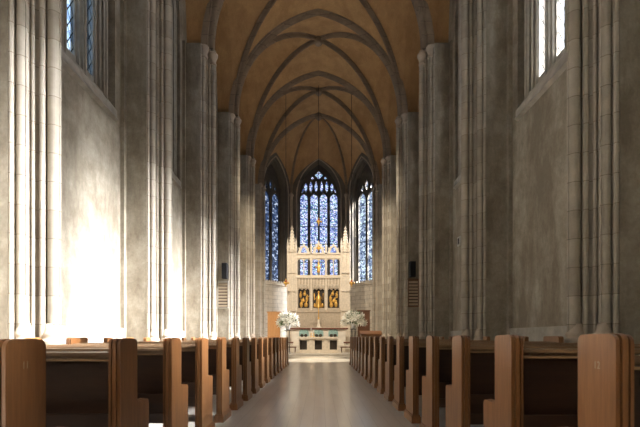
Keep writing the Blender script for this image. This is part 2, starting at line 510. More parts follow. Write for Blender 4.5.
wn_i = [0]
def nave_window(sign, yc, gmat):
    wn_i[0] += 1
    root = empty('window_%d' % wn_i[0], (sign * WX, yc, WIN_SILL))
    root['kind'] = 'structure'
    s = -sign       # local: x -> along Y, y -> outward
    R = Matrix(((0, sign, 0, 0), (1, 0, 0, 0), (0, 0, 1, 0), (0, 0, 0, 1)))
    zs = -WIN_SILL
    # sloping sill
    b = MB()
    pr = [(-.05, -.16), (-.05, 0.06), (0.28, .50), (.30, .50), (.30, -.10), (0, -.16)]
    v = [(-1.62, d, z) for d, z in pr] + [(1.62, d, z) for d, z in pr]
    n = len(pr)
    b.add(v, [tuple(range(n)), tuple(reversed(range(n, 2 * n)))] + [(i, (i + 1) % n, n + (i + 1) % n, n + i) for i in range(n)], False, R)
    b.add([(-1.6, -.09, -.16), (1.6, -.09, -.16), (1.6, -.05, -.06), (-1.6, -.05, -.06), (-1.6, .02, -.22), (1.6, .02, -.22), (1.6, .02, -.06), (-1.6, .02, -.06)],
          [(0, 1, 2, 3), (4, 7, 6, 5), (0, 4, 5, 1), (2, 6, 7, 3), (0, 3, 7, 4), (1, 5, 6, 2)], False, R)
    b.build('sill', M['sill'], root)
    # tracery frame with three lights
    sp_ = WIN_SPR - WIN_SILL
    outer = [(-1.30, .3), (1.30, .3)] + arch_pts(1.30, sp_, WIN_RISE - .32, 8)
    big = [(-1.62, 0.0), (1.62, 0.0)] + arch_pts(1.62, sp_, WIN_RISE, 8)
    # deep hollow round the window jambs, its shade put into near-black stone
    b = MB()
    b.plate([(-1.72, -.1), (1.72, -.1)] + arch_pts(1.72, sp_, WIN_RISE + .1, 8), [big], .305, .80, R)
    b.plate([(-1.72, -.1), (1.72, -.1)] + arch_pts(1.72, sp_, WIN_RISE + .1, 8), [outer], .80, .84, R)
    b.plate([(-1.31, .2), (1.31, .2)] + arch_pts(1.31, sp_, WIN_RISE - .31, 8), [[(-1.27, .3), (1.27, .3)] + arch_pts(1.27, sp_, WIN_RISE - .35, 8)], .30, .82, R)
    b.build('hollow', M['dark_stone_and_shade'], root)
    zb = .50
    lights = [lancet(c, .23, zb, WIN_SPR - WIN_SILL - (.0 if c else -.35), .45) for c in (-.74, 0, .74)]
    lights.append([(.40 + .22 * math.cos(q * PI / 4), 6.85 + .2 * math.sin(q * PI / 4)) for q in range(8)])
    lights.append([(-.40 + .22 * math.cos(q * PI / 4), 6.85 + .2 * math.sin(q * PI / 4)) for q in range(8)])
    b = MB()
    b.plate(outer, lights, .20, .30, R)
    for c in (-.37, .37):      # moulded mullions standing proud
        b.box(c - .10, c + .10, .13, .22, zb - .25, 5.9, R)
        b.box(c - .055, c + .055, .07, .14, zb - .30, 5.9, R)
        b.box(c - .02, c + .02, .03, .08, zb - .35, 5.9, R)
    b.build('tracery', M['tracery'], root)
    # jamb: orders of rolls stepping out from the lights, with a deep hollow outside them
    b = MB()
    def ring(h0, h1, d0, d1):
        sp = WIN_SPR - WIN_SILL
        b.plate([(-h0, .2), (h0, .2)] + arch_pts(h0, sp, WIN_RISE - (1.62 - h0), 8),
                [[(-h1, .25), (h1, .25)] + arch_pts(h1, sp, WIN_RISE - (1.62 - h1), 8)], d0, d1, R)
    ring(1.30, 1.10, .13, .205); ring(1.30, 1.20, .06, .135)
    for hw, d, r in ((1.03, .185, .035), (1.12, .12, .032), (1.195, .06, .028), (1.265, .035, .034)):
        pts = [(hw, .1 + d)] + arch_pts(hw, WIN_SPR - WIN_SILL, WIN_RISE - (1.62 - hw), 8) + [(-hw, .1 + d)]
        b2 = MB(); b2.tube([R @ Vector((a, d, z)) for a, z in pts], r, 8)
        b.add(b2.v, b2.f, True)
    b.build('jamb_moulding', M['tracery'], root)
    g = MB()
    g.add([(-1.25, .235, .45), (1.25, .235, .45), (1.25, .235, 7.6), (-1.25, .235, 7.6)], [(0, 1, 2, 3)])
    go = g.build('pane', gmat, root)
    go.rotation_euler = (0, 0, -sign * PI / 2 if sign > 0 else PI / 2)
    if sign > 0: go.scale = (-1, 1, 1)
    go.rotation_euler = (0, 0, 0); go.scale = (1, 1, 1)
    go.matrix_local = R if sign < 0 else R
    return root

def portal(loc, rot, w, h):
    ld = bpy.data.lights.new('window_portal', 'AREA'); ld.shape = 'RECTANGLE'; ld.size = w; ld.size_y = h
    ld.cycles.is_portal = True
    o = bpy.data.objects.new('window_portal', ld); COL.objects.link(o)
    o.location = loc; o.rotation_euler = rot
# unseen great window added behind the camera to light the floor
wn_i[0] += 1
_root = empty('window_%d' % wn_i[0], (0, Y0 - .3, 0)); _root['kind'] = 'structure'
mb = MB(); mb.plate([(-2.35, 4.45), (2.35, 4.45)] + arch_pts(2.35, 11.0, 3.7, 10), [lancet(c, .48, 4.6, 10.8, .8) for c in (-1.7, -.57, .57, 1.7)], -.05, .1); mb.build('tracery', M['tracery'], _root)
mb = MB(); mb.add([(-2.3, 0, 4.5), (2.3, 0, 4.5), (2.3, 0, 11.6), (-2.3, 0, 11.6)], [(0, 1, 2, 3)]); mb.build('pane', M['glass_west_added'], _root)
portal((0, Y0 - .7, 8.2), (-PI / 2, 0, 0), 4.6, 7.6)
for k in range(len(PY) - 1):
    yc = (PY[k] + PY[k + 1]) / 2
    for sgn, gm in ((-1, M['glass_blue']), (1, M['glass_clear'])):
        nave_window(sgn, yc, gm if (sgn < 0 or k < 5) else M['glass_dim_half'] if k < 6 else M['glass_dim_mid'] if k < 7 else M['glass_dim_dark'])  # far right panes darkened to cut the sun reaching the chancel
        portal((sgn * (WX + .95), yc, 10.9), (PI / 2, 0, sgn * PI / 2), 2.6, 7.8)

# ------------------------------------------------------------------ vault
mb = MB()
def cell(mb, fn, n=14):
    """triangular half-cell grid fn(t, w) with t in 0..1 (centre->edge), w in -1..1"""
    v, f = [], []
    for i in range(n + 1):
        for j in range(-n, n + 1):
            v.append(fn(i / n, j / n))
    W = 2 * n + 1
    for i in range(n):
        for j in range(2 * n):
            a = i * W + j
            f.append((a, a + 1, a + W + 1, a + W))
    mb.add(v, f, True)
def ease(t): return t
for k in range(len(PY) - 1):
    ya, yb = PY[k], PY[k + 1]; yc = (ya + yb) / 2; h = (yb - ya) / 2
    for s in (-1, 1):
        def ax(t, w, s=s):
            t2 = math.sin(t * PI / 2)
            u = t2 * math.sin(w * PI / 2); a = abs(u)
            q = 0 if a > .9999 else (t2 - a) / (1 - a)
            return (u * A, yc + s * t2 * h, SPR + Dg(a) * (1 - q) + T(a) * q)
        cell(mb, ax)
        def lat(t, w, s=s):
            t2 = math.sin(t * PI / 2)
            vv = t2 * math.sin(w * PI / 2); a = abs(vv)
            q = 0 if a > .9999 else (t2 - a) / (1 - a)
            return (s * t2 * A, yc + vv * h, SPR + Dg(a) * (1 - q) + T(a) * q)
        cell(mb, lat)
        n = 24; v = []
        for j in range(n + 1):
            w = math.sin((j / n * 2 - 1) * PI / 2)
            v += [(s * A, yc + w * h, SPR + T(abs(w))), (s * (WX + .1), yc + w * h, SPR + T(abs(w)))]
        mb.add(v, [(2 * j, 2 * j + 1, 2 * j + 3, 2 * j + 2) for j in range(n)], True)
# apse cells
BOSS = Vector((0, 31.05))
def Ta(a):
    hw, rise = 1.0, 2.9
    c = (rise * rise / 2.25 - 1) / 2   # proportions of a 1.5 m half width
    R = 1 + c
    return 1.5 * math.sqrt(max(0, R * R - (a + c) ** 2))
for k in range(3):
    p0, p1 = Vector(APC[k]), Vector(APC[k + 1])
    def fn(t, w):
        t2 = math.sin(t * PI / 2); ws = math.sin(w * PI / 2)
        e = p0.lerp(p1, (ws + 1) / 2)
        p = BOSS.lerp(e, t2)
        a = abs(ws) * t2
        q = 0 if a > .9999 else (t2 - a) / (1 - a)
        return (p.x, p.y, SPR + TR * math.sqrt(max(0, 1 - a * a)) * (1 - q) + Ta(a) * q)
    cell(mb, fn)
ceil = mb.build('ceiling', M['web'], None, 'structure')
# roof above, so no daylight leaks over the webs
mb = MB(); mb.box(-5.7, 5.7, Y0 - .5, 35, 18.35, 18.6); mb.build('ceiling_roof', M['dark_stone_and_shade'], None, 'structure')

RIB = [(-.17, -.02), (-.17, .10), (-.11, .13), (-.10, .20), (-.055, .24), (-.05, .31), (0, .345), (.05, .31), (.055, .24), (.10, .20), (.11, .13), (.17, .10), (.17, -.02)]
TRB = [(-.15, -.15), (-.15, .02), (-.115, .03), (-.10, -.03), (-.08, -.03), (-.07, .06), (-.05, .10), (0, .155), (.05, .10), (.07, .06), (.08, -.03), (.10, -.03), (.115, .03), (.15, .02), (.15, -.15)]
RIBS = [(-.10, -.02), (-.10, .035), (-.075, .045), (-.065, .0), (-.05, .0), (-.045, .10), (-.03, .14), (0, .17), (.03, .14), (.045, .10), (.05, .0), (.065, .0), (.075, .045), (.10, .035), (.10, -.02)]
ti = [0]
def trim(mb, mat):
    ti[0] += 1
    return mb.build('trim_%d' % ti[0], mat, None, 'structure')
for k, y in enumerate(PY):
    mb = MB()
    n = 28
    path = [(math.sin((i / n * 2 - 1) * PI / 2) * A, y, SPR + T(abs(math.sin((i / n * 2 - 1) * PI / 2)))) for i in range(n + 1)]
    mb.sweep(path, [(a, b * 1.4) for a, b in TRB], (0, 1, 0))
    trim(mb, M['rib'])
for k in range(len(PY) - 1):
    ya, yb = PY[k], PY[k + 1]; yc = (ya + yb) / 2; h = (yb - ya) / 2
    mb = MB()
    for s in (-1, 1):
        n = 32; path = []
        for i in range(n + 1):
            u = math.sin((i / n * 2 - 1) * PI / 2)
            path.append((u * (A - .05), yc + s * u * h, SPR + Dg(abs(u))))
        mb.sweep(path, [(a, b * 1.4) for a, b in RIBS], (s * h, -A, 0))
    mb.lathe([(.0, -.42), (.12, -.42), (.2, -.36), (.24, -.28), (.2, -.2), (.2, 0)], 14, (0, yc, SPR + DR))
    trim(mb, M['rib'])
# apse ribs and wall arches
mb = MB()
for c in APC[1:3]:
    n = 20
    path = [(c[0] * t, 31.05 + (c[1] - 31.05) * t, SPR + TR * math.sqrt(max(0, 1 - t * t))) for t in [math.sin(i / n * PI / 2) for i in range(n + 1)]]
    mb.sweep(path, RIBS, (-(c[1] - 31.05), c[0], 0))
mb.lathe([(.0, -.42), (.12, -.42), (.22, -.34), (.22, 0)], 14, (0, 31.05, SPR + TR))
trim(mb, M['rib'])

# ------------------------------------------------------------------ apse walls and windows
def wall_frame(p0, p1):
    """local x along the wall, y outward, z up; origin at wall midpoint on the floor"""
    d = Vector((p1[0] - p0[0], p1[1] - p0[1], 0)); L = d.length; d.normalize()
    o = Vector((-d.y, d.x, 0))
    mid = Vector(((p0[0] + p1[0]) / 2, (p0[1] + p1[1]) / 2, 0))
    return Matrix(((d.x, o.x, 0, mid.x), (d.y, o.y, 0, mid.y), (0, 0, 1, 0), (0, 0, 0, 1))), L
AP_SILL, AP_SPR = 5.2, 12.0
def apse_wall(idx, p0, p1, hw, rise, name, gmat, setback, gw, lights_fn):
    Mx, L = wall_frame(p0, p1)
    mb = MB()
    op = [(-hw, AP_SILL), (hw, AP_SILL)] + arch_pts(hw, AP_SPR, rise, 10)
    e = .30 if idx == 1 else .32
    low = MB()
    low.plate([(-L / 2 - e, 0), (L / 2 + e, 0), (L / 2 + e, AP_SILL), (-L / 2 - e, AP_SILL)], [], 0, setback + .15, Mx)
    low.box(-L / 2, L / 2, -.07, .02, AP_SILL - .22, AP_SILL - .02, Mx)
    nbl = int(L / .22)
    for q in range(nbl):
        xx = -L / 2 + (q + .5) * L / nbl
        low.box(xx - .055, xx + .055, -.10, 0, AP_SILL - .02, AP_SILL + .08, Mx)
    low.box(-L / 2, L / 2, -.05, 0, .6, .85, Mx)
    low.build(name, M['cream_ashlar'], None, 'structure')
    # upper wall: front skin with the opening
    b = MB()
    b.plate([(-L / 2 - .02, AP_SILL), (L / 2 + .02, AP_SILL), (L / 2 + .02, 17.6), (-L / 2 - .02, 17.6)], [op], 0, .10, Mx)
    # splayed reveal from the opening down to the glass frame
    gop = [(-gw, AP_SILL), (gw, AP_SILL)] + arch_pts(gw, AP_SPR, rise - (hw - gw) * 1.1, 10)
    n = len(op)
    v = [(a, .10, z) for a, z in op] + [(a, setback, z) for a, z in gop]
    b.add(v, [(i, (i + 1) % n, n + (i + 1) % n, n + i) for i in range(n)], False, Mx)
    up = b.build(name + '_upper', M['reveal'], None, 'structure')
    # window
    wn_i[0] += 1
    root = empty('window_%d' % wn_i[0]); root['kind'] = 'structure'; root.matrix_world = Mx
    t = MB(); t.plate([(-gw - .05, AP_SILL - .05), (gw + .05, AP_SILL - .05)] + arch_pts(gw + .05, AP_SPR, rise - (hw - gw) * 1.1 + .08, 10), lights_fn(gw, rise - (hw - gw) * 1.1), setback - .02, setback + .14)
    t.build('tracery', M['dark_stone_and_shade'], root)
    g = MB(); g.add([(-gw, setback + .06, AP_SILL), (gw, setback + .06, AP_SILL), (gw, setback + .06, AP_SPR + rise), (-gw, setback + .06, AP_SPR + rise)], [(0, 1, 2, 3)])
    g.build('pane', gmat, root)
    # hood moulding and slender shafts at the opening
    h = MB()
    h.tube([Vector((a, 0, z)) for a, z in [(hw + .06, AP_SILL)] + arch_pts(hw + .06, AP_SPR, rise + .1, 12) + [(-hw - .06, AP_SILL)]], .05, 8)
    ho = h.build('hood_moulding', M['capital'], root)
    h = MB()
    for q, ins in ((.22, .25), (.42, .65)):
        ww = hw + (gw - hw) * ins + .0
        h.tube([Vector((a, setback * ins + .03, z)) for a, z in [(ww, AP_SILL)] + arch_pts(ww, AP_SPR, rise - (hw - ww) * 1.1, 12) + [(-ww, AP_SILL)]], .04, 6)
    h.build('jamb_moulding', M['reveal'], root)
    portal((Mx @ Vector((0, setback + .6, 9.8))), (PI / 2, 0, math.atan2(Mx[1][0], Mx[0][0])), 2 * gw + .3, 9.5)

def lights_centre(gw, rise):
    H = []
    for c in (-1.17, -.37, .37, 1.17):
        H.append(lancet(c, .29, AP_SILL + .02, 11.95, .36))
    for c in (-1.02, -.62, -.22, .22, .62, 1.02):
        top = 13.05 if abs(c) > .9 else 13.2
        H.append([(c + x, z) for x, z in [(0, 12.42), (.10, 12.62), (.12, 12.95), (0, top + .15), (-.12, 12.95), (-.10, 12.62)]])
    def quat(cx, cz, r):
        out = []
        for q in range(24):
            a = q / 24 * 2 * PI
            rr = r * (.72 + .28 * abs(math.cos(2 * a)))
            out.append((cx + rr * math.cos(a), cz + rr * math.sin(a)))
        return out
    H.append(quat(0, 13.78, .30))
    H.append(quat(-.5, 13.55, .12)); H.append(quat(.5, 13.55, .12))
    H.append([(-1.36, 12.35), (-1.2, 12.5), (-1.19, 12.8), (-1.33, 12.55)])
    H.append([(1.36, 12.35), (1.33, 12.55), (1.19, 12.8), (1.2, 12.5)])
    return H
def lights_side(gw, rise):
    H = []
    w = (2 * gw - .36) / 4
    for c in (-(w + .08), (w + .08)):
        H.append(lancet(c, w - .02, AP_SILL + .02, 11.5, .6))
    H.append([(x, z) for x, z in [(0, 12.2), (.15, 12.6), (.0, 13.1), (-.15, 12.6)]])
    H.append([(-.45, 12.15), (-.32, 12.4), (-.40, 12.75), (-.55, 12.4)])
    H.append([(.45, 12.15), (.55, 12.4), (.40, 12.75), (.32, 12.4)])
    return H
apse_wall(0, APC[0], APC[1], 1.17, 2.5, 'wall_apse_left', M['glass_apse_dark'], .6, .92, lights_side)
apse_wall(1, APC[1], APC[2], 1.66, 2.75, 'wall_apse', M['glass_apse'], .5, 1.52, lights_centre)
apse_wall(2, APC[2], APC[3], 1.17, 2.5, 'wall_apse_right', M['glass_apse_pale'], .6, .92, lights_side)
# corner shafts of the apse
for c in APC:
    mb = MB()
    cx, cy = c[0] * .985, c[1] - .06
    prof = [(.16, 0), (.16, .5), (.2, .55), (.2, .95), (.17, 1.0), (.18, 1.06), (.13, 1.12), (.10, 1.2), (.10, SPR - .35), (.13, SPR - .33), (.11, SPR - .28), (.12, SPR - .15), (.18, SPR - .03), (.18, SPR + .04), (.1, SPR + .2)]
    mb.lathe(prof, 14, (cx, cy, 0))
    trim(mb, M['capital'])

# ------------------------------------------------------------------ nave piers
SEC = [(.40, -.40), (.60, -.405), (.655, -.34), (.665, -.25), (.72, -.20), (.72, -.14), (.82, -.07), (.90, 0),
       (.82, .07), (.72, .14), (.72, .20), (.665, .25), (.655, .34), (.60, .405), (.40, .40)]
ROLLS = [(.645, -.405, .036), (.725, -.305, .066), (.735, -.20, .028), (.79, -.155, .026), (.885, -.085, .042), (1.01, 0, .088)]
ROLLS += [(c, -v, r) for c, v, r in ROLLS if v]
def pier_shaft(b, z0, z1, R):
    b.extrude_z(SEC, z0, z1, R)
    for c, v, r in ROLLS:
        p = []
        for i in range(16):
            a = 2 * PI * i / 16
            p.append((c + r * math.cos(a), v + r * math.sin(a)))
        if r > .06:      # narrow fillet on the nose of the larger rolls
            p = [(c + r * math.cos(a), v + r * math.sin(a)) for a in [math.radians(14 + 332 * i / 18) for i in range(19)]]
            p += [(c + r + .014, v - .016), (c + r + .014, v + .016)]
        n = len(p)
        b.add([(x, y, z0) for x, y in p] + [(x, y, z1) for x, y in p], [(i, (i + 1) % n, n + (i + 1) % n, n + i) for i in range(n)], False, R)
ords = ['first', 'second', 'third', 'fourth', 'fifth', 'sixth']
def capital_prof(r):
    return [(r, 0), (r * 1.18, .02), (r * 1.18, .07), (r * 1.02, .09), (r * 1.08, .18), (r * 1.3, .27), (r * 1.55, .33), (r * 1.65, .36), (r * 1.65, .42), (r * 1.4, .46)]
def base_prof(r):
    return [(r * 1.42, 0), (r * 1.42, .06), (r * 1.3, .08), (r * 1.4, .12), (r * 1.3, .16), (r * 1.08, .18), (r * 1.12, .21), (r * 1.22, .24), (r * 1.1, .27), (r * .95, .30), (r * .8, .40)]
def make_pier(sign, y, label, visible=True):
    root = empty('clustered_pier', (sign * WX, y, 0))
    tag(root, label, 'pier', 'clustered stone piers between the bays')
    R = Matrix(((-sign, 0, 0, 0), (0, 1, 0, 0), (0, 0, 1, 0), (0, 0, 0, 1)))
    b = MB(); pier_shaft(b, .90, SPR - .03, R); b.build('moulded_shaft', M['pier'], root)
    b = MB(); b.box(.004, .62, -.44, .44, .90, SPR - .01, R); b.box(.004, .10, -.56, .56, .90, SPR - .01, R); b.build('plastered_core', M['plaster'], root)
    b = MB()
    pl = [(.005, -.62), (.16, -.62), (.16, -.50), (.70, -.50), (.96, -.40), (1.06, -.24), (1.20, -.13), (1.20, .13), (1.06, .24), (.96, .40), (.70, .50), (.16, .50), (.16, .62), (.005, .62)]
    b.extrude_z(pl, 0, .92, R); b.build('plinth', M['pier'], root)
    for c, v, r in ((.74, -.28, .105), (.985, 0, .12), (.74, .28, .105)):
        b = MB(); b.lathe(base_prof(r), 16, (c, v, .90), R); b.build('base', M['capital'], root)
        b = MB(); b.lathe(capital_prof(r), 16, (c, v, SPR - .50 + (.0 if v else -.10)), R); b.build('capital', M['capital'], root)
    return root
SIDE = {-1: 'left', 1: 'right'}
EXTRA = {(-1, 0): 'sunlit grey stone clustered pier nearest the camera on the left wall',
         (1, 0): 'brown-shaded clustered stone pier nearest the camera on the right wall'}
for s in (-1, 1):
    vis = [y for y in PY if y > 5]
    for k, y in enumerate(PY):
        if y < 5:
            continue
        i = vis.index(y)
        if i == 5: continue
        lab = EXTRA.get((s, i)) or '%s clustered pier from the camera along the %s wall%s' % (
            ords[i], SIDE[s], {1: ', between the two sloped window sills', 2: ', past the second window sill', 3: ', carrying a speaker and slatted board', 4: ', last before the apse'}[i])
        make_pier(s, y, lab)
# piers behind the camera belong to the shell only
for s in (-1, 1):
    for y in [q for q in PY if q < 5] + [PY[-1]]:
        mb = MB()
        R = Matrix(((-s, 0, 0, s * WX), (0, 1, 0, y), (0, 0, 1, 0), (0, 0, 0, 1)))
        pier_shaft(mb, 0, SPR, R); mb.box(.01, .62, -.44, .44, 0, SPR, R)
        for c, v, r in ((.74, -.28, .105), (.985, 0, .12), (.74, .28, .105)):
            mb.lathe(base_prof(r), 16, (c, v, .90), R)
            mb.lathe(capital_prof(r), 16, (c, v, SPR - .50 + (.0 if v else -.10)), R)
        trim(mb, M['pier'])
# low moulded plinth along the walls
for s, nm in ((-1, 'baseboard_left'), (1, 'baseboard_right')):
    mb = MB(); mb.box(min(s * (WX - .08), s * WX), max(s * (WX - .08), s * WX), Y0, Y1, 0, 1.32)
    mb.build(nm, M['sill'], None, 'structure')

# ------------------------------------------------------------------ pews
def end_outline(h, ins=0.0):
    r = .035
    pts = []
    def corner(cx, cz, a0, rr=r, n=4):
        for i in range(n + 1):
            a = math.radians(a0 + 90 * i / n)
            pts.append((cx + rr * math.cos(a), cz + rr * math.sin(a)))
    D0, D1, D2 = 0 + ins, .26 - ins, .46 - ins
    H, Ha = h - ins, .655 - ins
    pts.append((D0, .0)); pts.append((D2, .0))
    corner(D2 - r, Ha - r, 0)
    # concave quarter between arm and upright
    pts.append((D1 + .02, Ha)); pts.append((D1 + .005, Ha + .01)); pts.append((D1, Ha + .03))
    corner(D1 - r, H - r, 0)
    corner(D0 + r, H - r, 90)
    return pts
def make_pew(h, side, far_x):
    """aisle end at local x=0, running outward to far_x (signed)"""
    sg = 1 if far_x > 0 else -1
    root = empty('church_pew')
    def xb(b, x0, x1, *a, **k):
        x0, x1 = sg * x0, sg * x1
        return b.box(min(x0, x1), max(x0, x1), *a, **k)
    L = abs(far_x)
    for x0 in (0, L - .075):
        b = MB()
        Rm = Matrix(((0, 1, 0, 0), (1, 0, 0, 0), (0, 0, 1, 0), (0, 0, 0, 1)))  # plate local x -> Y, local y -> X
        for (a, c, ins) in ((0, .016, .003), (.016, .026, .015), (.026, .050, .0), (.050, .060, .015), (.060, .075, .004)):
            b.plate(end_outline(h, ins), [], sg * (x0 + a), sg * (x0 + c), Rm)
        b.build('end_panel', M['oak'], root)
        b = MB()
        xb(b, x0 - .022, x0 + .097, -.022, .482, 0, .085)
        xb(b, x0 - .012, x0 + .087, -.012, .472, .085, .105)
        b.build('plinth', M['oak'], root)
    # backrest: slightly raked board, sits between the ends
    b = MB()
    x0, x1 = sg * .07, sg * (L - .07)
    def slab(y0a, y0b, th, z0, z1):
        v = [(x0, y0a, z0), (x1, y0a, z0), (x1, y0a + th, z0), (x0, y0a + th, z0), (x0, y0b, z1), (x1, y0b, z1), (x1, y0b + th, z1), (x0, y0b + th, z1)]
        b.add(v, [(0, 3, 2, 1), (4, 5, 6, 7), (0, 1, 5, 4), (1, 2, 6, 5), (2, 3, 7, 6), (3, 0, 4, 7)])
    slab(.13, .095, .03, .34, h - .112)
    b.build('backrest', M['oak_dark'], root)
    b = MB()
    xb(b, .07, L - .07, .03, .15, h - .112, h - .090)
    b.build('top_rail', M['oak_sunlit'], root)
    b = MB()
    xb(b, .07, L - .07, .035, .105, h - .148, h - .134)
    xb(b, .07, L - .07, .085, .11, h - .134, h - .112)
    b.build('back_moulding', M['oak_sunlit'], root)
    b = MB()
    xb(b, .07, L - .07, .01, .12, .535, .56)
    xb(b, .07, L - .07, .005, .02, .56, .615)
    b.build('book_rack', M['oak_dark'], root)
    b = MB()
    xb(b, .07, L - .07, .11, .475, .405, .435)
    xb(b, .07, L - .07, .435, .46, .35, .405)
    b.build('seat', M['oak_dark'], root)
    b = MB()
    xb(b, L * .5 - .02, L * .5 + .02, .14, .43, 0, .405)
    b.build('support', M['oak_dark'], root)
    return root

ROWS = 17
NUMW = ['first', 'second', 'third', 'fourth', 'fifth', 'sixth', 'seventh', 'eighth', 'ninth', 'tenth', 'eleventh', 'twelfth', 'thirteenth', 'fourteenth', 'fifteenth', 'sixteenth', 'last']
PEW_X = {-1: -1.17, 1: 1.275}
for s in (-1, 1):
    h = 1.092 if s < 0 else 1.114
    protos = {}
    for i in range(ROWS):
        ya = 1.74 + .94 * i
        near_pier = any(ya < p + .57 and ya + .50 > p - .57 for p in PY)
        if near_pier not in protos:      # pews beside a pier are shorter
            protos[near_pier] = o = make_pew(h, s, s * (3.73 if near_pier else 4.12) - PEW_X[s])
        else:
            o = copy_tree(protos[near_pier])
        o.location = (PEW_X[s], 1.72 + .94 * i + (.05 if s < 0 and i else 0), 0)
        if i == 0:
            lab = 'oak pew cut by the %s edge of the picture, number on its end' % SIDE[s]
        elif i == ROWS - 1:
            lab = 'foremost oak pew on the %s of the aisle, nearest the altar' % SIDE[s]
        else:
            lab = 'oak church pew %s from the camera on the %s side of the aisle' % (NUMW[i], SIDE[s])
        tag(o, lab, 'pew', 'oak pews in rows along the aisle')
        if i == 0: first = o
    # worn painted number on the nearest end
    tx = bpy.data.curves.new('seat_number', 'FONT')
    tx.body = '11' if s < 0 else '12'
    tx.size = .045; tx.extrude = .0008; tx.align_x = 'CENTER'
    to = bpy.data.objects.new('seat_number', tx); COL.objects.link(to)
    dg = bpy.context.evaluated_depsgraph_get(); dg.update()
    me = bpy.data.meshes.new_from_object(to.evaluated_get(dg))
    bpy.data.objects.remove(to)
    to = bpy.data.objects.new('painted_number', me); COL.objects.link(to)
    me.materials.clear(); me.materials.append(M['mark'])
    root = first
    to.parent = root
    to.location = (-s * .0005 * 1, .12, .965)
    to.rotation_euler = (PI / 2, 0, PI / 2 if s < 0 else -PI / 2)

